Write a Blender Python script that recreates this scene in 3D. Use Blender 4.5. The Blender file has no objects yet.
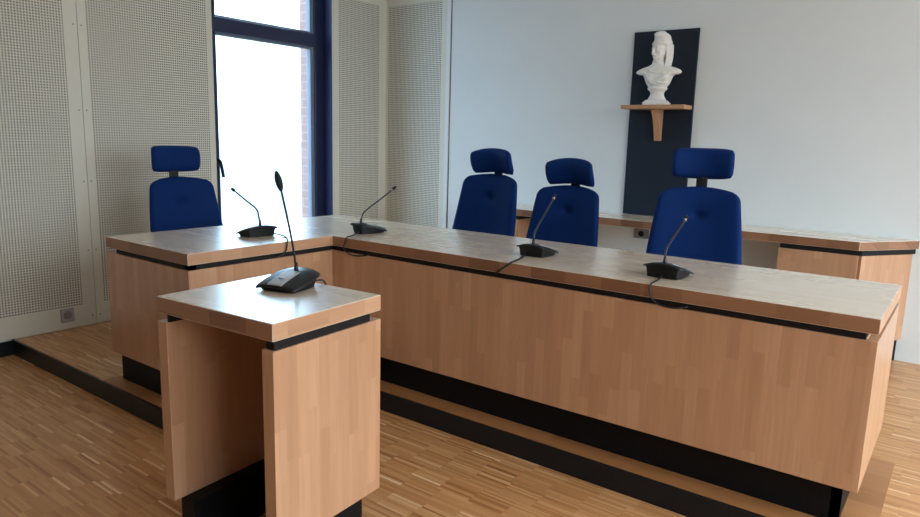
import bpy, bmesh, math, random
from mathutils import Vector, Matrix, noise
random.seed(7)
C = bpy.context.scene.collection
sc = bpy.context.scene
PI = math.pi
HP = 0.09          # height of the raised platform above the lower floor

# ------------------------------------------------------------------ materials
def new_mat(name):
    m = bpy.data.materials.new(name); m.use_nodes = True
    nt = m.node_tree
    return m, nt, nt.nodes['Principled BSDF']

def mk(nt, typ, **kw):
    n = nt.nodes.new(typ)
    for k, v in kw.items(): setattr(n, k, v)
    return n

def plug(nt, sock, v):
    if isinstance(v, (int, float)): sock.default_value = v
    elif isinstance(v, (tuple, list)): sock.default_value = v
    else: nt.links.new(v, sock)

def mth(nt, op, a, b=None, c=None):
    n = mk(nt, 'ShaderNodeMath', operation=op)
    plug(nt, n.inputs[0], a)
    if b is not None: plug(nt, n.inputs[1], b)
    if c is not None: plug(nt, n.inputs[2], c)
    return n.outputs[0]

def coords(nt):
    t = mk(nt, 'ShaderNodeTexCoord'); s = mk(nt, 'ShaderNodeSeparateXYZ')
    nt.links.new(t.outputs['Object'], s.inputs[0])
    return s.outputs[0], s.outputs[1], s.outputs[2], t.outputs['Object']

def comb(nt, x, y, z=0.0):
    n = mk(nt, 'ShaderNodeCombineXYZ')
    for i, v in enumerate((x, y, z)): plug(nt, n.inputs[i], v)
    return n.outputs[0]

def ramp(nt, fac, stops):
    n = mk(nt, 'ShaderNodeValToRGB')
    el = n.color_ramp.elements
    while len(el) < len(stops): el.new(0.5)
    for e, (p, c) in zip(el, stops): e.position = p; e.color = (*c, 1)
    nt.links.new(fac, n.inputs[0])
    return n.outputs[0]

def mixc(nt, fac, a, b, blend='MIX'):
    n = mk(nt, 'ShaderNodeMix', data_type='RGBA', blend_type=blend)
    plug(nt, n.inputs[0], fac)
    for s, v in ((n.inputs[6], a), (n.inputs[7], b)):
        plug(nt, s, (*v, 1) if isinstance(v, tuple) and len(v) == 3 else v)
    return n.outputs[2]

def noise_tex(nt, vec, scale, detail=3.0, rough=0.55):
    n = mk(nt, 'ShaderNodeTexNoise')
    n.inputs['Scale'].default_value = scale; n.inputs['Detail'].default_value = detail
    n.inputs['Roughness'].default_value = rough
    nt.links.new(vec, n.inputs['Vector'])
    return n.outputs[0]

def white(nt, vec):
    n = mk(nt, 'ShaderNodeTexWhiteNoise', noise_dimensions='3D')
    nt.links.new(vec, n.inputs['Vector'])
    return n.outputs['Value']

def plain(name, col, rough=0.5, metal=0.0, var=0.06, scale=14.0, spec=0.5, bump=0.0, bscale=300.0, **kw):
    m, nt, b = new_mat(name)
    x, y, z, o = coords(nt)
    n = noise_tex(nt, o, scale)
    lo = tuple(c*(1-var) for c in col); hi = tuple(min(1, c*(1+var)) for c in col)
    nt.links.new(ramp(nt, n, [(0.3, lo), (0.7, hi)]), b.inputs['Base Color'])
    b.inputs['Roughness'].default_value = rough; b.inputs['Metallic'].default_value = metal
    b.inputs['Specular IOR Level'].default_value = spec
    for k, v in kw.items(): b.inputs[k].default_value = v
    if bump:
        bp = mk(nt, 'ShaderNodeBump'); bp.inputs['Strength'].default_value = bump
        bp.inputs['Distance'].default_value = 0.002
        nt.links.new(noise_tex(nt, o, bscale, 2.0), bp.inputs['Height'])
        nt.links.new(bp.outputs[0], b.inputs['Normal'])
    return m

def staves(name, mode, cols, sw, sl, rough, grain=0.22, spec=0.5, seam=0.0, band=1, gscale=1.0, coat=0.0):
    """glued wood staves or parquet sticks: u runs across the staves, v along them"""
    m, nt, b = new_mat(name)
    x, y, z, o = coords(nt)
    if mode == 'v': u, v = mth(nt, 'ADD', x, y), z
    elif mode == 'hx': u, v = mth(nt, 'ADD', y, z), x
    else: u, v = mth(nt, 'ADD', x, z), y
    us = mth(nt, 'MULTIPLY', u, 1/sw)
    row = mth(nt, 'FLOOR', us)
    rowb = mth(nt, 'FLOOR', mth(nt, 'DIVIDE', row, float(band)))
    off = mth(nt, 'MULTIPLY', white(nt, comb(nt, rowb, 3.7, 1.3)), 1.0)
    vs = mth(nt, 'ADD', mth(nt, 'MULTIPLY', v, 1/sl), off)
    cell = mth(nt, 'FLOOR', vs)
    r = white(nt, comb(nt, row, cell, 9.1))
    r2 = white(nt, comb(nt, row, cell, 4.4))
    g = noise_tex(nt, comb(nt, mth(nt, 'MULTIPLY', u, 85*gscale), mth(nt, 'MULTIPLY', v, 4*gscale), mth(nt, 'MULTIPLY', r, 40)), 1.0, 4.0, 0.6)
    col = ramp(nt, r, cols)
    gr = mth(nt, 'MULTIPLY_ADD', g, 2*grain, 1-grain)
    g2 = noise_tex(nt, comb(nt, mth(nt, 'MULTIPLY', u, 22*gscale), mth(nt, 'MULTIPLY', v, 1.6*gscale), mth(nt, 'MULTIPLY', r, 7)), 1.0, 2.0, 0.5)
    gr = mth(nt, 'MULTIPLY', gr, mth(nt, 'MULTIPLY_ADD', g2, 1.4*grain, 1-0.7*grain))
    cv = comb(nt, gr, gr, gr)
    col = mixc(nt, 1.0, col, cv, 'MULTIPLY')
    if seam > 0:
        fu = mth(nt, 'FRACT', us); fv = mth(nt, 'FRACT', vs)
        e1 = mth(nt, 'LESS_THAN', fu, seam); e2 = mth(nt, 'LESS_THAN', fv, seam*sw/sl)
        e = mth(nt, 'MAXIMUM', e1, e2)
        col = mixc(nt, mth(nt, 'MULTIPLY', e, 0.45), col, tuple(c*0.35 for c in cols[0][1]))
    nt.links.new(col, b.inputs['Base Color'])
    nt.links.new(mth(nt, 'MULTIPLY_ADD', r2, 0.02, rough-0.01), b.inputs['Roughness'])
    b.inputs['Specular IOR Level'].default_value = spec
    b.inputs['Coat Weight'].default_value = coat; b.inputs['Coat Roughness'].default_value = 0.26
    return m

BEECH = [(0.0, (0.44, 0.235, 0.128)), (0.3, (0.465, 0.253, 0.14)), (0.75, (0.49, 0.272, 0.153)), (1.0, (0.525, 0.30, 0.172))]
EDGE = [(0.0, (0.20, 0.092, 0.047)), (0.5, (0.26, 0.125, 0.065)), (1.0, (0.33, 0.165, 0.088))]  # beech edging darkened: shade on the front-facing edges put into the colour
TOPW_LIT = [(0.0, (0.70, 0.58, 0.44)), (0.4, (0.725, 0.605, 0.465)), (1.0, (0.75, 0.635, 0.50))]  # same beech made paler: light falling on the tops put into the colour
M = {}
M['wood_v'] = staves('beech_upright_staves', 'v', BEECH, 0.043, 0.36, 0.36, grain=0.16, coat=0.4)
M['wood_edge_x_shaded'] = staves('beech_edge_staves_shaded', 'hx', EDGE, 0.2, 0.16, 0.42, grain=0.12)
M['wood_edge_y'] = staves('beech_edge_staves_across', 'hy', BEECH, 0.2, 0.16, 0.42, grain=0.12)
M['wood_top_lit'] = staves('beech_top_staves_lit', 'hx', TOPW_LIT, 0.043, 0.42, 0.27, grain=0.06, spec=0.6, coat=0.9)
M['board'] = staves('oiled_board', 'hx', [(0, (0.31, 0.135, 0.048)), (0.5, (0.35, 0.16, 0.058)), (1, (0.39, 0.185, 0.07))], 0.14, 0.9, 0.36, grain=0.22)
PARQ = [(0.0, (0.35, 0.150, 0.050)), (0.15, (0.47, 0.228, 0.085)), (0.55, (0.53, 0.272, 0.108)), (0.9, (0.59, 0.33, 0.145)), (0.965, (0.66, 0.41, 0.21)), (1.0, (0.82, 0.60, 0.38))]
M['parquet'] = staves('strip_parquet', 'hx', PARQ, 0.0105, 0.15, 0.33, grain=0.14, seam=0.07, band=11)
M['white_wall'] = plain('white_paint', (0.725, 0.775, 0.785), 0.75, var=0.015, scale=3, bump=0.06, bscale=500)
M['wall_paint'] = plain('pale_paint', (0.74, 0.73, 0.70), 0.8, var=0.02, scale=3)
M['rear_wall'] = plain('rear_wall_paint', (0.36, 0.35, 0.33), 0.8, var=0.02, scale=3)
M['ceiling'] = plain('ceiling_white', (0.86, 0.86, 0.85), 0.85, var=0.02, scale=4)
PANEL = (0.70, 0.69, 0.605)
M['panel'] = plain('panel_lacquer', PANEL, 0.55, var=0.015, scale=4)
M['seam'] = plain('panel_seam_shadow_gap', (0.10, 0.095, 0.085), 0.8)
M['metal_dark'] = plain('black_coated_metal', (0.009, 0.011, 0.014), 0.36, var=0.1, spec=0.25)
M['plinth'] = plain('black_laminate', (0.005, 0.0053, 0.0065), 0.5, var=0.1, spec=0.15)
M['slot'] = plain('black_spacer', (0.010, 0.009, 0.009), 0.6, spec=0.2)
M['navy_board'] = plain('navy_board_paint', (0.011, 0.019, 0.033), 0.55, var=0.05, scale=5, spec=0.3)
M['frame'] = plain('navy_window_frame', (0.015, 0.021, 0.07), 0.33, var=0.05)
M['lit_bead'] = plain('lit_glazing_bead', (0.16, 0.20, 0.27), 0.3, var=0.05)  # paler than the frame: light catching the bevel is painted in
M['plaster'] = plain('white_plaster', (0.78, 0.77, 0.73), 0.75, var=0.05, scale=30, bump=0.25, bscale=160)
M['chair_black'] = plain('black_plastic', (0.009, 0.009, 0.011), 0.55, spec=0.3)
M['mic_black'] = plain('mic_black_plastic', (0.005, 0.0055, 0.007), 0.45, var=0.1, spec=0.25)
M['mic_top'] = plain('mic_satin_black', (0.006, 0.007, 0.010), 0.33, var=0.1, spec=0.4)
M['mic_stem'] = plain('mic_stem_metal', (0.03, 0.03, 0.033), 0.32, metal=0.6)
M['foam'] = plain('mic_foam', (0.010, 0.010, 0.011), 0.95, bump=0.5, bscale=900)
M['silver'] = plain('silver_plastic', (0.40, 0.41, 0.42), 0.4, metal=0.2)
M['collar'] = plain('pale_ring', (0.45, 0.30, 0.28), 0.4)
M['cable'] = plain('black_cable', (0.012, 0.012, 0.012), 0.5)
M['socket'] = plain('grey_socket', (0.42, 0.42, 0.42), 0.35, metal=0.5)
M['socket_mid'] = plain('grey_socket_insert', (0.24, 0.24, 0.25), 0.45)
M['chrome'] = plain('chrome_column', (0.55, 0.55, 0.56), 0.2, metal=1.0)
M['ground'] = plain('outside_haze_ground', (0.092, 0.118, 0.134), 0.9, var=0.08, scale=0.6)  # blue tint painted in for the pale haze low in the window
M['white_metal'] = plain('white_trim_metal', (0.72, 0.74, 0.76), 0.4, var=0.01)
M['lamp_glow'] = None

def blue_fabric():
    m, nt, b = new_mat('royal_blue_fabric')
    x, y, z, o = coords(nt)
    n = noise_tex(nt, o, 420, 2.0)
    nt.links.new(ramp(nt, n, [(0.3, (0.0003, 0.015, 0.085)), (0.7, (0.0005, 0.024, 0.135))]), b.inputs['Base Color'])
    b.inputs['Roughness'].default_value = 0.75; b.inputs['Specular IOR Level'].default_value = 0.15
    b.inputs['Sheen Weight'].default_value = 0.08; b.inputs['Sheen Roughness'].default_value = 0.35
    b.inputs['Sheen Tint'].default_value = (0.03, 0.13, 0.8, 1)
    bp = mk(nt, 'ShaderNodeBump'); bp.inputs['Strength'].default_value = 0.25; bp.inputs['Distance'].default_value = 0.001
    nt.links.new(n, bp.inputs['Height']); nt.links.new(bp.outputs[0], b.inputs['Normal'])
    return m
M['blue'] = blue_fabric()

def perforated(mode):
    """lacquered board drilled with a regular grid of square holes"""
    m, nt, b = new_mat('perforated_board_' + mode)
    x, y, z, o = coords(nt)
    u = y if mode == 'y' else x
    p, w = 0.0160, 0.52
    iu = mth(nt, 'MULTIPLY', u, 1/p); iz = mth(nt, 'MULTIPLY', z, 1/p)
    hu = mth(nt, 'LESS_THAN', mth(nt, 'FRACT', iu), w); hz = mth(nt, 'LESS_THAN', mth(nt, 'FRACT', iz), w)
    h = mth(nt, 'MULTIPLY', hu, hz)
    nt.links.new(mixc(nt, h, PANEL, (0.022, 0.021, 0.019)), b.inputs['Base Color'])
    b.inputs['Roughness'].default_value = 0.6
    return m
M['perf_y'] = perforated('y'); M['perf_x'] = perforated('x')

def brick_mat():
    m, nt, b = new_mat('red_brick')
    x, y, z, o = coords(nt)
    t = mk(nt, 'ShaderNodeTexBrick'); nt.links.new(comb(nt, mth(nt, 'ADD', x, y), z), t.inputs['Vector'])
    t.inputs['Scale'].default_value = 1.0; t.inputs['Brick Width'].default_value = 0.22; t.inputs['Row Height'].default_value = 0.075
    t.inputs['Mortar Size'].default_value = 0.008
    t.inputs['Color1'].default_value = (0.30, 0.19, 0.165, 1); t.inputs['Color2'].default_value = (0.27, 0.165, 0.145, 1)
    t.inputs['Mortar'].default_value = (0.32, 0.23, 0.21, 1)
    nt.links.new(t.outputs[0], b.inputs['Base Color']); b.inputs['Roughness'].default_value = 0.85
    return m
M['brick'] = brick_mat()

def glass_mat():
    m, nt, b = new_mat('window_glass')
    nt.nodes.remove(b)
    out = nt.nodes['Material Output']
    tr = mk(nt, 'ShaderNodeBsdfTransparent'); tr.inputs[0].default_value = (0.95, 0.98, 1.0, 1)
    gl = mk(nt, 'ShaderNodeBsdfGlossy'); gl.inputs['Roughness'].default_value = 0.02
    fr = mk(nt, 'ShaderNodeFresnel'); fr.inputs[0].default_value = 1.35
    mx = mk(nt, 'ShaderNodeMixShader')
    ge = mk(nt, 'ShaderNodeNewGeometry')
    fac = mth(nt, 'MULTIPLY', fr.outputs[0], mth(nt, 'SUBTRACT', 1.0, ge.outputs['Backfacing']))
    nt.links.new(fac, mx.inputs[0]); nt.links.new(tr.outputs[0], mx.inputs[1]); nt.links.new(gl.outputs[0], mx.inputs[2])
    nt.links.new(mx.outputs[0], out.inputs['Surface'])
    return m
M['glass'] = glass_mat()

# ------------------------------------------------------------------ mesh helpers
def bm_box(bm, x0, x1, y0, y1, z0, z1, mi=0, bevel=0.0, seg=2):
    vs = [bm.verts.new((x, y, z)) for x in (x0, x1) for y in (y0, y1) for z in (z0, z1)]
    q = [(0, 1, 3, 2), (4, 6, 7, 5), (0, 4, 5, 1), (2, 3, 7, 6), (0, 2, 6, 4), (1, 5, 7, 3)]
    fs = [bm.faces.new([vs[i] for i in f]) for f in q]
    for f in fs: f.material_index = mi
    if bevel:
        es = list({e for f in fs for e in f.edges})
        r = bmesh.ops.bevel(bm, geom=es, offset=bevel, segments=seg, affect='EDGES', profile=0.5)
        for f in r['faces']: f.material_index = mi
    return fs

def obj(name, bm, mats, parent=None, smooth=False, loc=None):
    bmesh.ops.recalc_face_normals(bm, faces=bm.faces[:])
    me = bpy.data.meshes.new(name); bm.to_mesh(me); bm.free()
    for m in (mats if isinstance(mats, (list, tuple)) else [mats]): me.materials.append(m)
    if smooth:
        for p in me.polygons: p.use_smooth = True
    o = bpy.data.objects.new(name, me); C.objects.link(o)
    if parent: o.parent = parent
    if loc: o.location = loc
    return o

def box(name, b, m, parent=None, bevel=0.002, loc=None):
    bm = bmesh.new(); bm_box(bm, *b, bevel=bevel)
    return obj(name, bm, m, parent, loc=loc)

def boxes(name, bl, m, parent=None, bevel=0.002):
    bm = bmesh.new()
    for b in bl: bm_box(bm, *b, bevel=bevel)
    return obj(name, bm, m, parent)

def thing(name, label, cat, loc=(0, 0, 0), rz=0.0, group=None):
    o = bpy.data.objects.new(name, None); C.objects.link(o)
    o.empty_display_size = 0.1
    o.location = loc; o.rotation_euler = (0, 0, rz); o['label'] = label; o['category'] = cat
    if group: o['group'] = group
    return o

def tag(o, label, cat, group=None):
    o['label'] = label; o['category'] = cat
    if group: o['group'] = group
    return o

def structure(o):
    o['kind'] = 'structure'; return o

def prism(bm, poly, z0, z1, mi_top=0, mi_side=0, bevel=0.0):
    a = [bm.verts.new((x, y, z0)) for x, y in poly]; b = [bm.verts.new((x, y, z1)) for x, y in poly]
    n = len(poly)
    fs = [bm.faces.new(b), bm.faces.new(a[::-1])]
    fs[0].material_index = mi_top; fs[1].material_index = mi_top
    for i in range(n):
        f = bm.faces.new((a[i], a[(i+1) % n], b[(i+1) % n], b[i])); f.material_index = mi_side; fs.append(f)
    return fs

def tube_bm(bm, pts, r, n=10, cap=True):
    """round tube along a polyline; r is one radius or one per point"""
    P = [Vector(p) for p in pts]
    rs = r if isinstance(r, (list, tuple)) else [r]*len(P)
    rings = []
    t0 = (P[1]-P[0]).normalized()
    up = Vector((0, 0, 1)) if abs(t0.z) < 0.9 else Vector((1, 0, 0))
    nrm = t0.cross(up).normalized()
    for i, p in enumerate(P):
        t = (P[min(i+1, len(P)-1)]-P[max(i-1, 0)]).normalized()
        nrm = (nrm - t*nrm.dot(t)).normalized(); bn = t.cross(nrm)
        rings.append([bm.verts.new(p + (nrm*math.cos(2*PI*k/n) + bn*math.sin(2*PI*k/n))*rs[i]) for k in range(n)])
    for a, b in zip(rings, rings[1:]):
        for k in range(n): bm.faces.new((a[k], a[(k+1) % n], b[(k+1) % n], b[k]))
    if cap: bm.faces.new(rings[0][::-1]); bm.faces.new(rings[-1])

def sup(u, p): return math.copysign(abs(u)**p, u)

def smooth_path(pts, n=8):
    """Catmull-Rom through the points"""
    P = [Vector(p) for p in pts]; P = [2*P[0]-P[1]] + P + [2*P[-1]-P[-2]]
    out = []
    for i in range(1, len(P)-2):
        a, b, c, d = P[i-1:i+3]
        for k in range(n):
            t = k/n
            out.append(0.5*((2*b)+(c-a)*t+(2*a-5*b+4*c-d)*t*t+(3*b-a-3*c+d)*t**3))
    out.append(P[-2])
    return out

def lathe_bm(bm, prof, n=24, cx=0, cy=0, sx=1, sy=1):
    rings = [[bm.verts.new((cx+r*sx*math.cos(2*PI*k/n), cy+r*sy*math.sin(2*PI*k/n), z)) for k in range(n)] for r, z in prof]
    for a, b in zip(rings, rings[1:]):
        for k in range(n): bm.faces.new((a[k], a[(k+1) % n], b[(k+1) % n], b[k]))
    bm.faces.new(rings[0][::-1]); bm.faces.new(rings[-1])

def shell_bm(bm, nu, nv, front, back):
    """closed pillow between two grids front(u,v), back(u,v); u,v in 0..1"""
    F = [[bm.verts.new(front(i/nu, j/nv)) for j in range(nv+1)] for i in range(nu+1)]
    B = [[bm.verts.new(back(i/nu, j/nv)) for j in range(nv+1)] for i in range(nu+1)]
    for i in range(nu):
        for j in range(nv):
            bm.faces.new((F[i][j], F[i+1][j], F[i+1][j+1], F[i][j+1]))
            bm.faces.new((B[i][j], B[i][j+1], B[i+1][j+1], B[i+1][j]))
    for i in range(nu):
        bm.faces.new((F[i][0], B[i][0], B[i+1][0], F[i+1][0])); bm.faces.new((F[i][nv], F[i+1][nv], B[i+1][nv], B[i][nv]))
    for j in range(nv):
        bm.faces.new((F[0][j], F[0][j+1], B[0][j+1], B[0][j])); bm.faces.new((F[nu][j], B[nu][j], B[nu][j+1], F[nu][j+1]))

# ------------------------------------------------------------------ the room  (z = 0 is the platform top here; all is lifted by HP at the end)
XW, YB = -1.841, 2.375
XR, YF, ZC = 5.2, -5.6, 3.0
FL = -HP
# floors
structure(box('floor', (XW-0.3, XR+0.2, YF-0.2, YB+0.2, FL-0.12, FL), M['parquet'], bevel=0))
bm = bmesh.new()
prism(bm, [(XW, -0.865), (0.05, -0.865), (0.05, -0.049), (XR, -0.049), (XR, YB), (XW, YB)], FL, 0.0)
structure(obj('platform', bm, M['parquet']))
# black metal riser with a rolled nosing along the platform's edge
bm = bmesh.new()
W1 = [(XW, -0.865), (0.05, -0.865), (0.05, -0.049), (XR, -0.049)]
W2 = [(XW, -0.877), (0.062, -0.877), (0.062, -0.061), (XR, -0.061)]
prism(bm, W2 + W1[::-1], FL, 0.0035)
r_ = 0.006
structure(obj('trim_1', bm, M['metal_dark']))
# smooth board laid under the desk, flush with the step
bm = bmesh.new()
prism(bm, [(-0.75, -0.864), (0.049, -0.864), (0.049, -0.048), (2.53, -0.048), (2.53, 0.72), (-0.75, 0.72)], 0.0005, 0.005)
structure(obj('trim_2', bm, M['board']))
# ceiling
structure(box('ceiling', (XW-0.3, XR+0.2, YF-0.2, YB+0.2, ZC, ZC+0.15), M['ceiling'], bevel=0))

# left wall with the tall window near its end and another window further along
WY0, WY1 = 0.555, 1.693
RW0, RW1 = -3.0, 2.2
def wall_with_holes(name, axis, a, b, s0, s1, holes, m):
    bm = bmesh.new()
    def add(u0, u1, z0, z1):
        if u1-u0 < 1e-4 or z1-z0 < 1e-4: return
        if axis == 'x': bm_box(bm, a, b, u0, u1, z0, z1)
        else: bm_box(bm, u0, u1, a, b, z0, z1)
    u = s0
    for (h0, h1, z0, z1) in holes:
        add(u, h0, FL, ZC); add(h0, h1, FL, z0); add(h0, h1, z1, ZC); u = h1
    add(u, s1, FL, ZC)
    return structure(obj(name, bm, m))
wl = wall_with_holes('wall_left', 'x', XW-0.26, XW-0.02, YF-0.2, YB+0.2, [(WY0, WY1, 0.0, 2.9)], M['wall_paint'])

def panel(b, mode, inner, parent, joints=()):
    """board with a plain margin and a perforated field on its room side"""
    x0, x1, y0, y1, z0, z1 = b
    bm = bmesh.new()
    bm_box(bm, *b)
    u0, u1, v0, v1 = inner
    e = 0.0004
    if mode == 'y': q = [(x1+e, u0, v0), (x1+e, u1, v0), (x1+e, u1, v1), (x1+e, u0, v1)]
    else: q = [(u0, y0-e, v0), (u1, y0-e, v0), (u1, y0-e, v1), (u0, y0-e, v1)]
    f = bm.faces.new([bm.verts.new(p) for p in q]); f.material_index = 1
    # countersunk screws along the margins
    for (s, z) in joints:
        if mode == 'y': c = Matrix.Translation((x1+0.0005, s, z)) @ Matrix.Rotation(PI/2, 4, 'Y')
        else: c = Matrix.Translation((s, y0-0.0005, z)) @ Matrix.Rotation(PI/2, 4, 'X')
        r = bmesh.ops.create_circle(bm, cap_ends=True, radius=0.0045, segments=10, matrix=c)
        for v in r['verts']:
            for ff in v.link_faces: ff.material_index = 2
    me = bpy.data.meshes.new('perforated_panel'); bm.to_mesh(me); bm.free()
    for m in (M['panel'], M['perf_y'] if mode == 'y' else M['perf_x'], M['seam']): me.materials.append(m)
    o = bpy.data.objects.new('perforated_panel', me); C.objects.link(o); o.parent = parent
    return o
zs = [0.06, 0.49, 0.93, 1.37, 1.88, 2.35]
PX = (XW-0.02, XW)
panel((*PX, -1.62, -0.377, 0.003, 2.48), 'y', (-1.54, -0.458, 0.138, 2.42), wl, [(-0.40, z) for z in zs])
panel((*PX, -0.374, WY0, 0.003, 2.48), 'y', (-0.325, 0.505, 0.138, 2.42), wl, [(-0.352, z) for z in zs])
panel((*PX, WY1, YB, 0.003, 2.48), 'y', (1.770, 2.268, 0.138, 2.42), wl)
panel((*PX, -2.48, -1.623, FL, 2.48), 'y', (-2.42, -1.68, 0.05, 2.42), wl)
panel((*PX, -0.374, WY0, 2.483, ZC), 'y', (-0.325, 0.505, 2.53, 2.95), wl)
panel((*PX, -1.62, -0.377, 2.483, ZC), 'y', (-1.54, -0.458, 2.53, 2.95), wl)
panel((*PX, WY1, YB, 2.483, ZC), 'y', (1.770, 2.268, 2.53, 2.95), wl)
box('filler_strip', (*PX, -1.62, -0.90, FL, 0.002), M['panel'], wl, 0)
bm = bmesh.new(); bm_box(bm, XW, XW+0.014, -2.48, -0.877, FL, -0.003, bevel=0.002)
structure(obj('baseboard_left', bm, M['metal_dark']))

# back wall
wb = wall_with_holes('wall_back', 'y', YB, YB+0.22, XW-0.1, XR+0.2, [], M['white_wall'])
PB = (YB-0.012, YB+0.002)
panel((XW, -1.135, *PB, 0.003, 2.48), 'x', (-1.815, -1.185, 0.138, 2.42), wb)
panel((XW, -1.135, *PB, 2.483, ZC), 'x', (-1.815, -1.185, 2.53, 2.95), wb)
box('edge_strip', (-1.134, -1.096, YB-0.014, YB+0.002, 0.003, ZC), M['white_metal'], wb, 0.002)
box('joint_gap', (-1.096, -1.088, YB-0.003, YB+0.002, 0.003, ZC), M['seam'], wb, 0)
# right and front walls with their windows, behind or beside the viewer
wall_with_holes('wall_right', 'x', XR, XR+0.22, YF-0.2, YB+0.2, [(RW0, RW1, 0.3, 2.9)], M['wall_paint'])
wall_with_holes('wall_front', 'y', YF-0.22, YF, XW-0.1, XR+0.2, [], M['rear_wall'])

# tall window beside the perforated panels
XF0, XF1 = -2.02, -1.945
bm = bmesh.new()
for b in [(XF0, XF1, WY0, WY0+0.092, 0.0, 2.9), (XF0, XF1, 1.595, WY1, 0.0, 2.9), (XF0, XF1, WY0, WY1, 0.0, 0.08), (XF0, XF1, WY0, WY1, 2.82, 2.9)]:
    bm_box(bm, *b, bevel=0.004)
# lining of the reveal
for b in [(XF1, XW, WY1-0.004, WY1+0.003, 0, 2.9), (XF1, XW, WY0-0.003, WY0+0.004, 0, 2.9)]: bm_box(bm, *b)
win = structure(obj('window_1', bm, M['frame']))
box('transom', (XF0, XF1+0.006, WY0+0.07, 1.60, 1.985, 2.092), M['frame'], win, 0.006)
def bead_ring(y0, y1, z0, z1, t=0.04):
    return [(XF0+0.015, XF1-0.02, y0, y0+0.02, z0, z1), (XF0+0.015, XF1-0.012, y1-t, y1, z0, z1), (XF0+0.015, XF1-0.02, y0, y1, z0, z0+0.02), (XF0+0.015, XF1-0.02, y0, y1, z1-0.02, z1)]
boxes('glazing_bead', bead_ring(WY0+0.09, 1.597, 2.09, 2.82) + bead_ring(WY0+0.09, 1.597, 0.08, 1.987), M['lit_bead'], win, 0.003)
box('pane', (-1.99, -1.982, WY0+0.08, 1.59, 0.085, 1.98), M['glass'], win, 0)
box('pane', (-1.99, -1.982, WY0+0.08, 1.59, 2.09, 2.82), M['glass'], win, 0)
bm = bmesh.new(); bm_box(bm, XF1, XF1+0.012, WY0+0.045, WY0+0.077, 0.98, 1.07, bevel=0.004)
tube_bm(bm, smooth_path([(XF1+0.01, WY0+0.061, 1.045), (XF1+0.04, WY0+0.063, 1.05), (XF1+0.05, WY0+0.072, 1.02), (XF1+0.05, WY0+0.09, 0.925)]), 0.012)
obj('window_handle', bm, M['chair_black'], win, True)
# brick pier of the outer wall beside the window, and the sill
structure(box('wall_outer', (-2.34, -2.10, 1.77, 2.6, FL, 3.2), M['brick'], bevel=0))
# other windows (plain frames and panes)
def side_window(name, axis, a, b, s0, s1, z0, z1, n):
    bl = []
    t = 0.06
    for i in range(n+1):
        s = s0 + (s1-s0-t)*i/n; bl.append((s, s+t, z0, z1))
    bl += [(s0, s1, z0, z0+t), (s0, s1, z1-t, z1)]
    bm = bmesh.new()
    for (u0, u1, v0, v1) in bl:
        if axis == 'x': bm_box(bm, a, b, u0, u1, v0, v1)
        else: bm_box(bm, u0, u1, a, b, v0, v1)
    w = structure(obj(name, bm, M['frame']))
    c = (a+b)/2
    g = (c-.004, c+.004, s0, s1, z0, z1) if axis == 'x' else (s0, s1, c-.004, c+.004, z0, z1)
    box('pane', g, M['glass'], w, 0)
side_window('window_2', 'x', XR+0.05, XR+0.11, RW0, RW1, 0.3, 2.9, 3)
bm = bmesh.new()
prism(bm, [(-40, -45), (-2.4, -45), (-2.4, 60), (-40, 60)], -0.6, -0.5)
structure(obj('ground', bm, M['ground']))

# ------------------------------------------------------------------ the L-shaped desk
L, D, W, E = 2.47, 0.70, 0.711, 0.825
H, T, ZT, ZB = 0.74, 0.051, 0.665, 0.157
d = thing('judges_desk', 'large L-shaped beech desk on the platform, with black plinth and four microphones on top', 'desk', (0, 0, 0))
bm = bmesh.new()
prism(bm, [(-W, -E), (0, -E), (0, 0), (L, 0), (L, D), (-W, D)], H-T, H, 0, 1)
for f in bm.faces:
    if f.material_index == 1 and abs(f.calc_center_median().x - 0) < 1e-3 or f.material_index == 1 and abs(abs(f.normal.x)-1) < 0.01: f.material_index = 2
bmesh.ops.recalc_face_normals(bm, faces=bm.faces[:])
for f in bm.faces:
    if f.material_index and abs(f.normal.x) > 0.9: f.material_index = 2
bmesh.ops.bevel(bm, geom=bm.edges[:], offset=0.0018, segments=2, affect='EDGES')
obj('worktop', bm, [M['wood_top_lit'], M['wood_edge_x_shaded'], M['wood_edge_y']], d)
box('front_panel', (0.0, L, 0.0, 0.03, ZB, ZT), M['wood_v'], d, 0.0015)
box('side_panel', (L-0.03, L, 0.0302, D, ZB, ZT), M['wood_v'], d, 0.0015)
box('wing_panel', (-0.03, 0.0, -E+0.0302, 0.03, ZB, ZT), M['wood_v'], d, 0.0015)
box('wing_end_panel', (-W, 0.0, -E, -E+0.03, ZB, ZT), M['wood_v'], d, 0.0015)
S = 0.012
boxes('spacer', [(S-0.03, L-0.035, 0.012, 0.045, ZT-0.001, H-T+0.001), (-0.045, -0.012, -E+0.012, 0.045, ZT-0.001, H-T+0.001), (-W+0.075, -0.012, -E+0.012, -E+0.045, ZT-0.001, H-T+0.001),
                 (L-0.09, L-0.036, 0.044, D-0.05, ZT-0.001, H-T+0.001)], M['slot'], d, 0)
i_ = 0.06
boxes('plinth', [(-0.06, L-0.05, i_, i_+0.03, 0.0052, ZB+0.001), (L-0.08, L-0.05, i_, D-0.05, 0.0052, ZB+0.001), (-0.09, -0.06, -E+i_, i_+0.03, 0.0052, ZB+0.001), (-W+0.004, -0.06, -E+0.042, -E+0.072, 0.0052, ZB+0.001)], M['plinth'], d, 0)

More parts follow.
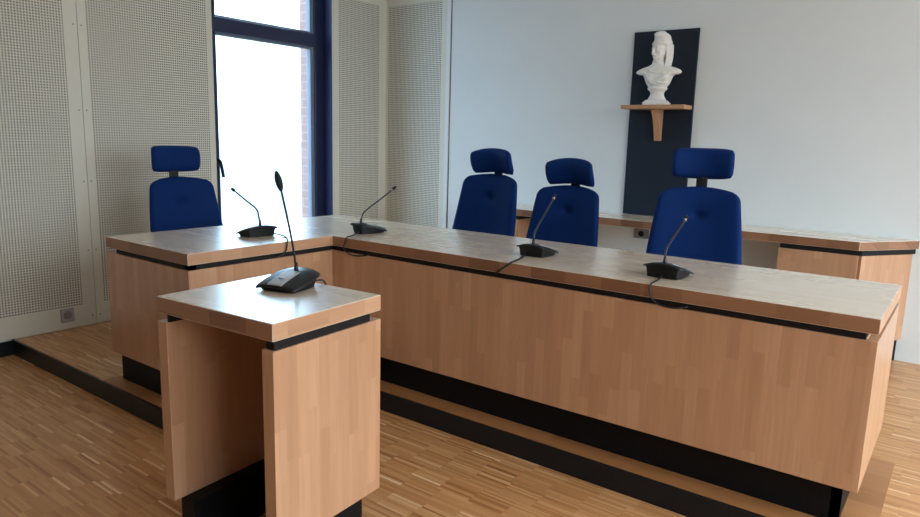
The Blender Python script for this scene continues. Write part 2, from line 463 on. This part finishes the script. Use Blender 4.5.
# ------------------------------------------------------------------ lectern in front
PW, PD, pt = 0.519, 0.452, 0.051
pz = 0.754
l = thing('lectern', 'small square beech lectern on the lower floor in front of the desk, open underneath', 'lectern', (1.1963, -1.3112, FL), 0.0673)
def Lz(z): return z - FL
bm = bmesh.new()
fs = bm_box(bm, -PW, 0, 0, PD, Lz(pz-pt), Lz(pz))
bmesh.ops.recalc_face_normals(bm, faces=bm.faces[:])
for f in bm.faces: f.material_index = 0 if abs(f.normal.z) > .9 else (2 if abs(f.normal.x) > .9 else 1)
bmesh.ops.bevel(bm, geom=bm.edges[:], offset=0.0018, segments=2, affect='EDGES')
obj('lectern_top', bm, [M['wood_top_lit'], M['wood_edge_x_shaded'], M['wood_edge_y']], l)
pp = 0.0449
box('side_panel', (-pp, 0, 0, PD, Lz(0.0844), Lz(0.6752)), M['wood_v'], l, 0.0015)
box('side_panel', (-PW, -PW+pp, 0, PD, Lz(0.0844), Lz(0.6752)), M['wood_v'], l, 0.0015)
for x0, x1 in ((-0.04, -0.008), (-PW+0.034, -PW+0.0445)):
    box('spacer', (x0, x1, 0.012, PD-0.045, Lz(0.6745), Lz(pz-pt+0.001)), M['slot'], l, 0)
boxes('plinth', [(-0.075, -0.035, 0.06, PD-0.05, 0.001, Lz(0.0854)), (-PW+0.035, -PW+0.10, 0.03, PD-0.05, 0.001, Lz(0.0854)), (-PW+0.10, -0.075, 0.10, 0.14, 0.001, 0.06), (-PW+0.10, -0.075, PD-0.09, PD-0.05, 0.001, Lz(0.0854))], M['plinth'], l, 0.001)

box('back_panel', (-PW+pp+0.0003, -pp-0.0003, PD-0.035, PD-0.01, Lz(0.0844), Lz(pz-pt-0.0005)), M['wood_v'], l, 0.001)

# ------------------------------------------------------------------ counter along the back wall
YC = 2.0
bm = bmesh.new()
prism(bm, [(-0.62, YC), (2.17, YC), (2.43, YB-0.012), (2.43, YB-0.001), (-0.62, YB-0.001)], H-0.05, H)
bmesh.ops.recalc_face_normals(bm, faces=bm.faces[:])
for f in bm.faces: f.material_index = 0 if abs(f.normal.z) > .9 else 1
bmesh.ops.bevel(bm, geom=bm.edges[:], offset=0.0018, segments=2, affect='EDGES')
tag(obj('counter_top', bm, [M['wood_top_lit'], M['wood_edge_x_shaded'], M['wood_edge_y']]), 'long beech counter top running along the white back wall behind the chairs', 'counter')
def cabinet(x0, x1, zb, label, slant=0.0):
    """closed unit; slant cuts the right front corner back towards the wall"""
    c = thing('cabinet', label, 'cabinet', ((x0+x1)/2, YC, 0), 0, 'cabinets under the back counter')
    h = (x1-x0)/2; dp = YB-YC-0.004
    zt = H-0.05-0.03
    def plan(l, r, f, e):
        return [(l, f), (r-slant, f), (r, dp-0.012), (r, e), (l, e)] if slant else [(l, f), (r, f), (r, e), (l, e)]
    bm = bmesh.new(); prism(bm, plan(-h, h, 0.022, dp), zb, zt); obj('cabinet_body', bm, M['wood_v'], c)
    box('cabinet_door', (-h, h-slant-0.002, 0.002, 0.0205, zb, zt), M['wood_v'], c, 0.0015)
    if slant:
        # door on the slanted face
        p0 = Vector((h-slant, 0.022, 0)); p1 = Vector((h-0.03, dp-0.012-0.03*(dp-0.034)/slant, 0))
        t_ = (p1-p0).normalized(); n_ = Vector((t_.y, -t_.x, 0))*0.018
        q = [p0+n_*0.04, p1+n_*0.04, p1+n_, p0+n_]
        bm = bmesh.new(); prism(bm, [(v.x, v.y) for v in q], zb, zt); obj('cabinet_door', bm, M['wood_v'], c)
    bm = bmesh.new(); prism(bm, plan(-h+0.004, h+0.012, 0.012, dp-0.001), zt-0.0005, H-0.0505); obj('spacer', bm, M['slot'], c)
    bm = bmesh.new(); prism(bm, plan(-h+0.04, h-0.02, 0.06, dp-0.002), 0.001, zb+0.001); obj('plinth', bm, M['plinth'], c)
    return c
cabinet(1.745, 2.405, 0.14, 'beech cabinet with a slanted end under the right end of the back counter', 0.235)
cabinet(-0.60, -0.125, 0.14, 'beech cabinet under the left end of the back counter, seen between two blue chairs')

# ------------------------------------------------------------------ navy board, shelf, bust
NB = thing('wall_board', 'tall dark navy board on the white back wall behind the bust', 'board', (0.807, YB, H+0.004))
bm = bmesh.new(); bm_box(bm, -0.23, 0.23, -0.02, -0.001, 0, 1.292, bevel=0.002)
obj('board_panel', bm, M['navy_board'], NB)
bm = bmesh.new()
for x, z in ((0.205, 1.262), (-0.205, 1.262)):
    r = bmesh.ops.create_cone(bm, cap_ends=True, radius1=0.008, radius2=0.006, depth=0.004, segments=14, matrix=Matrix.Translation((x, -0.0222, z)) @ Matrix.Rotation(PI/2, 4, 'X'))
obj('screw', bm, M['chair_black'], NB)
SH = thing('wall_shelf', 'small beech shelf on a curved bracket fixed to the navy board', 'shelf', (0.803, YB-0.0205, 1.523))
box('shelf_board', (-0.227, 0.227, -0.157, 0, -0.027, 0.0), M['wood_edge_y'], SH, 0.003)
bm = bmesh.new()
prof = [(0.0, -0.0275), (-0.155, -0.0275)]
for k in range(1, 13):
    t = k/12
    prof.append((-0.155 + 0.123*t**0.48, -0.0275 - 0.205*t))
prof += [(-0.032, -0.243), (0.0, -0.243)]
a = [bm.verts.new((-0.014, y, z)) for y, z in prof]; b = [bm.verts.new((0.028, y, z)) for y, z in prof]
bm.faces.new(a); bm.faces.new(b[::-1])
for k in range(len(prof)): bm.faces.new((a[k], a[(k+1) % len(prof)], b[(k+1) % len(prof)], b[k]))
obj('bracket', bm, M['wood_v'], SH)

def bust():
    t = thing('bust', 'white plaster bust of a woman in a soft cap on the wall shelf', 'bust', (0.805, YB-0.098, 1.5238), 0.10)
    bm = bmesh.new()
    def ell(c, r, rot=(0, 0, 0), seg=20):
        mt = Matrix.Translation(c) @ Matrix.Rotation(rot[2], 4, 'Z') @ Matrix.Rotation(rot[1], 4, 'Y') @ Matrix.Rotation(rot[0], 4, 'X') @ Matrix.Diagonal((*r, 1))
        bmesh.ops.create_uvsphere(bm, u_segments=seg, v_segments=seg*2//3, radius=1, matrix=mt)
    # foot column and torso cut off at the arms
    lathe_bm(bm, [(0.060, 0.030), (0.056, 0.045), (0.046, 0.062), (0.043, 0.078), (0.047, 0.092), (0.060, 0.104), (0.064, 0.112), (0.060, 0.120), (0.05, 0.13)], 28, 0, 0, 1.08, 0.78)
    prof = [(0.105, 0.048, 0.040), (0.118, 0.066, 0.048), (0.135, 0.080, 0.052), (0.160, 0.090, 0.056), (0.182, 0.098, 0.060), (0.198, 0.112, 0.060), (0.206, 0.134, 0.056), (0.214, 0.154, 0.050), (0.224, 0.158, 0.046), (0.238, 0.144, 0.044), (0.252, 0.110, 0.044), (0.262, 0.074, 0.044), (0.276, 0.050, 0.042), (0.29, 0.036, 0.034)]
    rings = []
    for z, a, b in prof:
        rings.append([bm.verts.new((sup(math.cos(q), 0.85)*a, sup(math.sin(q), 0.85)*b + 0.004, z + 0.010*(abs(math.cos(q))**3)*(1 if z < 0.2 else 0))) for q in [2*PI*k/32 for k in range(32)]])
    for ra, rb in zip(rings, rings[1:]):
        for k in range(32): bm.faces.new((ra[k], ra[(k+1) % 32], rb[(k+1) % 32], rb[k]))
    bm.faces.new(rings[0][::-1]); bm.faces.new(rings[-1])
    ell((-0.044, -0.034, 0.188), (0.036, 0.028, 0.034)); ell((0.044, -0.034, 0.188), (0.036, 0.028, 0.034))
    # drapery folds across the chest
    for (p, r) in [([(-0.10, -0.028, 0.235), (-0.05, -0.058, 0.175), (0.02, -0.062, 0.150), (0.07, -0.045, 0.145)], 0.008), ([(-0.085, -0.03, 0.215), (-0.04, -0.062, 0.155), (0.02, -0.056, 0.135)], 0.007),
                   ([(0.10, -0.028, 0.235), (0.055, -0.058, 0.185), (0.0, -0.064, 0.160), (-0.05, -0.05, 0.145)], 0.007), ([(-0.06, -0.04, 0.24), (-0.02, -0.058, 0.215), (0.03, -0.052, 0.225)], 0.005)]:
        q = smooth_path(p, 6); tube_bm(bm, q, [r*(0.35+0.65*math.sin(PI*(0.08+0.84*i/(len(q)-1)))) for i in range(len(q))], 8)
    # neck
    tube_bm(bm, [(0.002, 0.008, 0.235), (0.0, 0.004, 0.27), (-0.003, -0.002, 0.305), (-0.004, -0.004, 0.33)], [0.05, 0.038, 0.035, 0.036], 16)
    # head, turned towards the viewer's left: built facing -Y then rotated
    hv0 = len(bm.verts)
    bm.verts.ensure_lookup_table(); before = set(bm.verts)
    ell((0, 0.008, 0.385), (0.047, 0.058, 0.062))           # skull
    ell((0, -0.010, 0.356), (0.039, 0.046, 0.052))          # face
    ell((0, -0.030, 0.318), (0.020, 0.019, 0.016))          # chin and jaw
    ell((0, -0.012, 0.322), (0.032, 0.034, 0.022))
    tube_bm(bm, [(0, -0.052, 0.384), (0, -0.057, 0.372), (0, -0.064, 0.357), (0, -0.064, 0.351), (0, -0.054, 0.346)], [0.005, 0.005, 0.0062, 0.0072, 0.005], 10)   # nose
    for s in (-1, 1):
        tube_bm(bm, smooth_path([(s*0.030, -0.036, 0.379), (s*0.018, -0.048, 0.384), (s*0.005, -0.052, 0.382)], 5), 0.0048, 8)   # brow
        ell((s*0.017, -0.049, 0.372), (0.0085, 0.005, 0.0045))      # eye
        ell((s*0.022, -0.032, 0.351), (0.014, 0.013, 0.018))        # cheek
    ell((0, -0.056, 0.338), (0.0125, 0.006, 0.0035)); ell((0, -0.055, 0.331), (0.011, 0.0065, 0.0042))            # lips
    # soft cap rising to a rounded tip that falls forward, with a rolled rim
    ell((0, 0.020, 0.415), (0.056, 0.062, 0.052))
    ell((0, 0.016, 0.448), (0.050, 0.052, 0.040))
    ell((0, -0.004, 0.470), (0.038, 0.038, 0.026), (0.35, 0, 0))
    ell((0, -0.030, 0.470), (0.023, 0.022, 0.018), (0.6, 0, 0))
    tube_bm(bm, smooth_path([(-0.053, 0.03, 0.380), (-0.047, -0.012, 0.405), (0, -0.046, 0.416), (0.047, -0.012, 0.405), (0.053, 0.03, 0.380)], 6), 0.008, 8)
    # hair drawn back from the temples and falling on the shoulders behind the cheeks
    for s in (-1, 1):
        for dx, dy, rr in ((0, 0, 0.011), (0.004, 0.016, 0.016), (0.0, 0.034, 0.020)):
            p = [(s*(0.041+dx), 0.000+dy, 0.398), (s*(0.047+dx), 0.008+dy, 0.362), (s*(0.045+dx), 0.012+dy, 0.328), (s*(0.050+dx), 0.006+dy, 0.298), (s*(0.052+dx), -0.004+dy, 0.262)]
            tube_bm(bm, smooth_path(p, 5), [rr*(1-0.02*i) for i in range(21)], 10)
    tube_bm(bm, smooth_path([(0, 0.062, 0.41), (0, 0.064, 0.34), (0, 0.054, 0.28), (0, 0.04, 0.25)], 5), [0.040]*16, 12)
    rot = Matrix.Rotation(-0.46, 4, 'Z')
    for v in bm.verts:
        if v not in before:
            c = Vector((v.co.x*1.12, v.co.y*1.10, v.co.z)); v.co = rot @ c
    me = bpy.data.meshes.new('figure'); bm.to_mesh(me); bm.free()
    tmp = bpy.data.objects.new('figure', me); C.objects.link(tmp)
    md = tmp.modifiers.new('r', 'REMESH'); md.mode = 'VOXEL'; md.voxel_size = 0.0027
    ms = tmp.modifiers.new('s', 'SMOOTH'); ms.iterations = 7; ms.factor = 0.5
    dg = bpy.context.evaluated_depsgraph_get()
    m2 = bpy.data.meshes.new_from_object(tmp.evaluated_get(dg))
    bpy.data.objects.remove(tmp)
    m2.name = 'figure'; m2.materials.clear(); m2.materials.append(M['plaster'])
    for p in m2.polygons: p.use_smooth = True
    o = bpy.data.objects.new('figure', m2); C.objects.link(o); o.parent = t
    bm = bmesh.new()
    bm_box(bm, -0.084, 0.084, -0.056, 0.056, 0.0, 0.018, bevel=0.003)
    v = [bm.verts.new(p) for p in [(-0.078, -0.052, 0.0182), (0.078, -0.052, 0.0182), (0.078, 0.052, 0.0182), (-0.078, 0.052, 0.0182), (-0.064, -0.046, 0.034), (0.064, -0.046, 0.034), (0.064, 0.046, 0.034), (-0.064, 0.046, 0.034)]]
    for f in ((3, 2, 1, 0), (4, 5, 6, 7), (0, 1, 5, 4), (1, 2, 6, 5), (2, 3, 7, 6), (3, 0, 4, 7)): bm.faces.new([v[i] for i in f])
    obj('pedestal', bm, M['plaster'], t)
    return t
bust()

# ------------------------------------------------------------------ sockets
def socket(name, loc, rz, w, h, label, mats):
    s = thing('wall_socket', label, 'socket', loc, rz)
    box('socket_plate', (-w/2, w/2, -0.012, -0.0005, -h/2, h/2), mats[0], s, 0.003)
    bm = bmesh.new()
    bmesh.ops.create_cone(bm, cap_ends=True, radius1=h*0.30, radius2=h*0.28, depth=0.006, segments=24, matrix=Matrix.Translation((0, -0.0145, 0)) @ Matrix.Rotation(PI/2, 4, 'X'))
    obj('socket_insert', bm, mats[1], s)
    return s
socket('wall_socket', (XW, -0.556, 0.092), PI/2, 0.08, 0.086, 'small square silver socket low on the perforated panel above the platform floor', (M['socket'], M['socket_mid']))
socket('wall_socket', (0.728, YB, 0.605), 0, 0.115, 0.07, 'grey socket on the back wall under the counter beside the right-hand chair', (M['socket_mid'], M['slot']))

# ------------------------------------------------------------------ chairs (front towards -Y)
def make_chair(label):
    t = thing('office_chair', label, 'chair', (0, 0, 0), 0, 'blue chairs around the desk')
    # backrest: pillow that leans back, wings curving forward, dimple near the top
    z0, z1 = 0.50, 1.045
    TL = 0.30
    def hw(v):
        w = 0.236 - 0.040*max(0, (v-0.30)/0.70)**1.2
        if v < 0.12: w -= 0.05*(1-v/0.12)**2
        if v > 0.90: w -= 0.036*((v-0.90)/0.10)**2.6
        return w
    def pt(u, v, side):
        s = 2*u-1; q = 2*v-1
        z = z0 + (z1-z0)*v
        x = s*hw(v)
        crown = -0.018*s*s*max(0, q) + 0.012*s*s*max(0, -q)
        z += crown
        y = 0.20 + TL*(z-z0) - 0.045*abs(s)**2.2
        y += 0.020*math.cos(PI*(v-0.25))  - 0.012
        th = 0.034*(max(0, 1-abs(s)**6)*max(0, 1-abs(q)**10))**0.5 + 0.004
        if side > 0:
            y += -th
            dd = ((x)/0.030)**2 + ((v-0.735)/0.030)**2
            y += 0.020*math.exp(-dd)
            dd = ((x)/0.075)**2 + ((v-0.735)/0.08)**2
            y += 0.010*math.exp(-dd)
        else: y += th
        return (x, y, z)
    bm = bmesh.new()
    shell_bm(bm, 36, 44, lambda u, v: pt(u, v, 1), lambda u, v: pt(u, v, -1))
    back = obj('backrest', bm, M['blue'], t, True)
    bm = bmesh.new()
    r = bmesh.ops.create_uvsphere(bm, u_segments=16, v_segments=10, radius=1, matrix=Matrix.Translation((0, 0.20+TL*0.40-0.0135, z0+0.401)) @ Matrix.Rotation(-0.29, 4, 'X') @ Matrix.Diagonal((0.026, 0.0065, 0.009, 1)))
    obj('dimple_shade', bm, M['plinth'], back, True)  # black oval added inside the dimple to paint its shade
    # headrest: shorter pillow curved round, on a black post
    def hp(u, v, side):
        s = 2*u-1; q = 2*v-1
        w = 0.153 - 0.005*q*q
        x = s*w*(1-0.05*max(0, abs(q)-0.75)/0.25)
        z = q*(0.080 - 0.010*abs(s)**4)
        y = -0.050*s*s + 0.012*q*q
        th = 0.030*(max(0, 1-abs(s)**6)*max(0, 1-abs(q)**5))**0.5 + 0.004
        y += -th if side > 0 else th
        return (x, y, z)
    bm = bmesh.new()
    shell_bm(bm, 24, 16, lambda u, v: hp(u, v, 1), lambda u, v: hp(u, v, -1))
    hr = obj('headrest', bm, M['blue'], t, True); hr.location = (0, 0.335, 1.125); hr.rotation_euler = (0.38, 0, 0)
    bm = bmesh.new()
    tube_bm(bm, smooth_path([(0, 0.345, 0.93), (0, 0.385, 1.03), (0, 0.375, 1.09), (0, 0.36, 1.13)], 5), 0.010, 10)
    bm_box(bm, -0.028, 0.028, 0.368, 0.388, 1.0, 1.12, bevel=0.006)
    obj('headrest_post', bm, M['chair_black'], t)
    # back bar
    bm = bmesh.new()
    tube_bm(bm, smooth_path([(0, 0.02, 0.40), (0, 0.20, 0.40), (0, 0.275, 0.47), (0, 0.345, 0.70), (0, 0.40, 0.88)], 5), 0.022, 12)
    obj('back_bar', bm, M['chair_black'], t, True)
    # seat
    def seat(u, v, side):
        s = 2*u-1; q = 2*v-1
        x = s*(0.245 - 0.03*max(0, q)**2)*(1-0.12*max(0, abs(q)-0.8)/0.2)
        y = -0.235*sup(-q, 1) + 0.0
        y = q*0.235*(1-0.04*s*s)
        edge = (max(0, 1-abs(s)**6)*max(0, 1-abs(q)**6))**0.5
        zc = 0.455 + 0.012*s*s - 0.02*max(0, -q-0.5)
        return (x, y, zc + (0.038*edge+0.004 if side > 0 else -0.03*edge-0.004))
    bm = bmesh.new()
    shell_bm(bm, 24, 24, lambda u, v: seat(u, v, 1), lambda u, v: seat(u, v, -1))
    obj('seat', bm, M['blue'], t, True)
    bm = bmesh.new(); bm_box(bm, -0.09, 0.09, -0.10, 0.13, 0.365, 0.424, bevel=0.01)
    obj('seat_mechanism', bm, M['chair_black'], t)
    bm = bmesh.new(); lathe_bm(bm, [(0.028, 0.10), (0.028, 0.24), (0.018, 0.245), (0.018, 0.37)], 18)
    obj('gas_column', bm, M['chrome'], t, True)
    bm = bmesh.new(); lathe_bm(bm, [(0.045, 0.062), (0.045, 0.105), (0.03, 0.115)], 18)
    for k in range(5):
        a = 2*PI*k/5 + PI/2
        c, s = math.cos(a), math.sin(a)
        tube_bm(bm, [(0.03*c, 0.03*s, 0.09), (0.14*c, 0.14*s, 0.082), (0.25*c, 0.25*s, 0.066)], [0.022, 0.018, 0.013], 8)
    obj('star_base', bm, M['chair_black'], t)
    for k in range(5):
        a = 2*PI*k/5 + PI/2
        c, s = math.cos(a), math.sin(a)
        bm = bmesh.new()
        for e in (-0.014, 0.014):
            bmesh.ops.create_cone(bm, cap_ends=True, radius1=0.027, radius2=0.027, depth=0.017, segments=18,
                matrix=Matrix.Translation((0.25*c - e*s, 0.25*s + e*c, 0.0275)) @ Matrix.Rotation(a, 4, 'Z') @ Matrix.Rotation(PI/2, 4, 'X'))
        tube_bm(bm, [(0.25*c, 0.25*s, 0.03), (0.25*c, 0.25*s, 0.07)], 0.008, 8)
        obj('caster', bm, M['chair_black'], t)
    return t
def kids(o): return [c for c in bpy.data.objects if c.parent == o]
def copy_tree(o, parent=None):
    c = o.copy(); C.objects.link(c)
    c.parent = parent
    for k in kids(o): copy_tree(k, c)
    return c
ch = make_chair('blue office chair behind the long desk, leftmost of the three before the white wall')
ch.location = (0.215, 0.84, 0)
places = [(0.765, 0.84, 0.0, 'blue office chair behind the long desk, middle of the three before the white wall', -0.04, (0.335, 1.085, 0.40)),
          (1.585, 0.84, 0.22, 'blue office chair behind the right half of the desk, partly hiding the navy board', 0.0, (0.385, 1.163, -0.03)),
          (-0.90, -0.14, 1.52, 'blue office chair beside the desk wing, in front of the perforated panel and window', -0.06, (0.385, 1.09, -0.03))]
for x, y, rz, lab, dz, hd in places:
    c = copy_tree(ch); c.location = (x, y, 0); c.rotation_euler = (0, 0, rz); c['label'] = lab
    for k in kids(c):
        n = k.name.split('.')[0]
        if n in ('backrest', 'headrest_post'): k.location.z += dz
        if n == 'headrest': k.location = (0, hd[0], hd[1]); k.rotation_euler = (hd[2], 0, 0)

# ------------------------------------------------------------------ gooseneck microphones (user side towards -Y locally)
def make_mic(label, loc, rz, stem, w=0.15, dp=0.165, r0=0.0042, head=(0.0085, 0.02), collar=False, cable=None, cr=0.0034, hb=0.050):
    """stem: list of world offsets from the neck; neck sits at the base's rear centre"""
    t = thing('gooseneck_microphone', label, 'microphone', loc, rz, 'gooseneck microphones on the desks')
    h0, h1 = 0.018, hb
    def zc(x, y):
        f = (y + dp/2)/dp
        return h0 + (h1-h0)*min(1, f*1.25)**0.8 - 0.016*abs(2*x/w)**2.2
    def outline(u, v):
        s, q = 2*u-1, 2*v-1
        return s*w/2*(1-0.10*abs(q)**3), q*dp/2*(1-0.10*abs(s)**3)
    bm = bmesh.new()
    def top(u, v):
        x, y = outline(u, v); return (x, y, zc(x, y)+0.004)
    def bot(u, v):
        x, y = outline(u, v); return (x, y, zc(x, y)-0.003)
    shell_bm(bm, 20, 14, top, bot)
    base = obj('base_cover', bm, M['mic_top'], t, True)
    bm = bmesh.new()
    def b1(u, v):
        x, y = outline(u, v); x *= 0.88; y = y*0.90; return (x, y, zc(x, y)-0.0025)
    def b0(u, v):
        x, y = outline(u, v); return (x*0.80, y*0.82, 0.001)
    shell_bm(bm, 12, 10, b1, b0)
    obj('base_body', bm, M['mic_black'], t)
    bm = bmesh.new()
    def s1(u, v):
        x = (u-0.5)*0.056; y = -dp/2*0.93 + v*dp*0.62; return (x, y, zc(x, y)+0.0075)
    def s0(u, v):
        x = (u-0.5)*0.054; y = -dp/2*0.94 + v*dp*0.63; return (x, y, zc(x, y)+0.0030)
    shell_bm(bm, 4, 8, s1, s0)
    st = obj('control_strip', bm, M['silver'], t)
    bm = bmesh.new(); yb = -dp*0.20
    bmesh.ops.create_cone(bm, cap_ends=True, radius1=0.011, radius2=0.010, depth=0.004, segments=18, matrix=Matrix.Translation((0, yb, zc(0, yb)+0.0075)))
    obj('talk_button', bm, M['socket_mid'], st)
    # stem
    R = Matrix.Rotation(-rz, 3, 'Z')
    nk = Vector((0, dp*0.26, h1+0.002))
    pts = [nk] + [nk + R @ Vector(p) for p in stem]
    bm = bmesh.new()
    path = smooth_path(pts[:-1], 7)
    tube_bm(bm, path, [r0*1.0]*len(path), 9)
    lathe_bm(bm, [(0.008, nk.z-0.004), (0.0075, nk.z+0.006), (0.0045, nk.z+0.026)], 14, nk.x, nk.y)
    obj('gooseneck', bm, M['mic_stem'], t, True)
    a, b = pts[-2], pts[-1]
    bm = bmesh.new()
    n = 9
    tube_bm(bm, [a.lerp(b, k/n) for k in range(n+1)], [max(0.0012, head[0]*math.sin(PI*(0.10+0.84*k/n))**0.7) for k in range(n+1)], 14)
    obj('windscreen', bm, M['foam'], t, True)
    if collar:
        bm = bmesh.new(); dv = (b-a).normalized()
        tube_bm(bm, [a-dv*0.007, a-dv*0.004, a+dv*0.003, a+dv*0.006], [0.0035, 0.006, 0.006, 0.004], 12)
        obj('collar_ring', bm, M['collar'], t, True)
    if cable:
        Rz = Matrix.Rotation(-rz, 3, 'Z'); lc = Vector(loc)
        bm = bmesh.new(); pth = smooth_path([Rz @ (Vector(p)-lc) for p in cable], 8)
        tube_bm(bm, pth, cr, 8)
        obj('cable', bm, M['cable'], t, True)
    return t
Hd = H
def stemxy(d, l): return [(d[0]*a, d[1]*a, u) for a, u in l]
ZS = 0.676   # the cables slip into the slot below the worktop
make_mic('black gooseneck microphone on the desk wing, in front of the blue chair by the window', (-0.262, -0.275, Hd), -PI/2-0.12,
         stemxy((-1, 0), [(0.010, 0.045), (0.03, 0.082), (0.12, 0.122), (0.204, 0.160), (0.236, 0.173)]), w=0.19, dp=0.13, hb=0.054,
         cable=[(-0.20, -0.215, Hd+0.012), (-0.136, -0.203, Hd+0.004), (-0.03, -0.265, Hd+0.004), (0.006, -0.298, Hd+0.001), (0.010, -0.303, Hd-0.02), (0.009, -0.314, Hd-0.049), (0.007, -0.357, ZS-0.004), (-0.004, -0.404, ZS-0.006)])
make_mic('black gooseneck microphone at the inner corner of the L-shaped desk', (0.040, 0.228, Hd), -PI/2+PI+1.35,
         stemxy((0, 1), [(0.012, 0.045), (0.054, 0.074), (0.15, 0.120), (0.242, 0.166), (0.276, 0.185)]), w=0.12, dp=0.185, hb=0.054, collar=True,
         cable=[(0.06, 0.135, Hd+0.012), (0.09, 0.05, Hd+0.004), (0.106, 0.004, Hd+0.004), (0.104, -0.007, Hd-0.018), (0.097, -0.010, Hd-0.047), (0.119, -0.011, Hd-0.071), (0.169, -0.008, Hd-0.083), (0.235, -0.004, Hd-0.076), (0.26, 0.008, Hd-0.066)])
make_mic('black gooseneck microphone on the long desk, in front of the middle blue chair', (1.083, 0.265, Hd), PI,
         stemxy((0, 1), [(0.005, 0.045), (0.046, 0.09), (0.11, 0.147), (0.168, 0.20), (0.182, 0.219)]), collar=True, w=0.155, dp=0.16, hb=0.053, cr=0.0042,
         cable=[(1.06, 0.205, Hd+0.012), (1.085, 0.12, Hd+0.004), (1.11, 0.012, Hd+0.004), (1.105, -0.006, Hd-0.003), (1.075, -0.010, Hd-0.025), (1.045, -0.008, Hd-0.05), (1.03, 0.006, Hd-0.06)])
make_mic('black gooseneck microphone nearest the right end of the long desk', (1.718, 0.207, Hd), PI-0.05,
         stemxy((0, 1), [(0.004, 0.045), (0.03, 0.07), (0.12, 0.115), (0.199, 0.155), (0.222, 0.171)]), collar=True, w=0.165, dp=0.165, hb=0.056,
         cable=[(1.72, 0.145, Hd+0.012), (1.725, 0.08, Hd+0.004), (1.73, 0.008, Hd+0.003), (1.728, -0.008, Hd-0.013), (1.736, -0.011, Hd-0.042), (1.754, -0.010, Hd-0.062), (1.785, -0.009, Hd-0.072), (1.83, -0.008, Hd-0.072), (1.87, 0.004, Hd-0.064)])
make_mic('larger black gooseneck microphone with a silver strip, standing on the lectern', (0.877, -0.997, pz), 0.26,
         [(0.0, -0.012, 0.08), (0.0, -0.034, 0.18), (0.0, -0.056, 0.268), (0.0, -0.075, 0.331)], w=0.165, dp=0.165, hb=0.052, r0=0.0036, head=(0.0115, 0.03),
         cable=[(0.90, -0.90, pz+0.014), (0.905, -0.880, pz+0.014), (0.908, -0.868, pz+0.006), (0.908, -0.862, pz-0.012), (0.908, -0.862, pz-0.05), (0.908, -0.863, pz-0.12)])

# ------------------------------------------------------------------ lift everything so that the lower floor is z = 0
for o in list(C.objects):
    if o.parent is None: o.location.z += HP

# ------------------------------------------------------------------ camera
cam_d = bpy.data.cameras.new('camera'); cam = bpy.data.objects.new('camera', cam_d); C.objects.link(cam)
yaw, pitch, roll, fpx = 0.6416, -0.1729, 0.0269, 683.12
fw = Vector((-math.sin(yaw)*math.cos(pitch), math.cos(yaw)*math.cos(pitch), math.sin(pitch)))
r0 = Vector((math.cos(yaw), math.sin(yaw), 0)); u0 = r0.cross(fw)
r = math.cos(roll)*r0 + math.sin(roll)*u0; u = math.cos(roll)*u0 - math.sin(roll)*r0
mt = Matrix((r, u, -fw)).transposed().to_4x4(); mt.translation = Vector((2.6522, -2.4298, 1.2548+HP))
cam.matrix_world = mt
cam_d.sensor_fit = 'HORIZONTAL'; cam_d.sensor_width = 36; cam_d.lens = 36*fpx/920; cam_d.clip_start = 0.02
sc.camera = cam

# ------------------------------------------------------------------ light: overcast sky through the windows
w = bpy.data.worlds.new('sky'); sc.world = w; w.use_nodes = True
nt = w.node_tree; bg = nt.nodes['Background']
tc = mk(nt, 'ShaderNodeTexCoord'); sx = mk(nt, 'ShaderNodeSeparateXYZ'); nt.links.new(tc.outputs['Generated'], sx.inputs[0])
nt.links.new(ramp(nt, mth(nt, 'MULTIPLY_ADD', sx.outputs[0], 0.5, 0.5), [(0.15, (0.52, 0.77, 1.0)), (0.85, (0.92, 0.97, 1.0))]), bg.inputs[0])
# overcast: brightest overhead, dimmer below the horizon
el = mth(nt, 'MAXIMUM', sx.outputs[2], 0.0)
below = mth(nt, 'LESS_THAN', sx.outputs[2], -0.01)
nt.links.new(mth(nt, 'SUBTRACT', mth(nt, 'MULTIPLY_ADD', el, 1.6, 0.6), mth(nt, 'MULTIPLY', below, 0.3)), bg.inputs[1])
def portal(loc, rot, sx, sy):
    d = bpy.data.lights.new('window_portal', 'AREA'); d.shape = 'RECTANGLE'; d.size = sx; d.size_y = sy
    d.cycles.is_portal = True
    o = bpy.data.objects.new('window_portal', d); C.objects.link(o); o.location = loc; o.rotation_euler = rot
portal((-2.06, (WY0+WY1)/2, 1.45+HP), (0, -PI/2, 0), 2.9, WY1-WY0)
portal((XR+0.18, (RW0+RW1)/2, 1.6+HP), (0, PI/2, 0), 2.6, RW1-RW0)
sc.cycles.use_denoising = True
sc.cycles.max_bounces = 10; sc.cycles.diffuse_bounces = 6
sc.view_settings.view_transform = 'Standard'; sc.view_settings.look = 'None'
sc.view_settings.gamma = 1.0; sc.view_settings.use_curve_mapping = False
sc.view_settings.exposure = 2.93
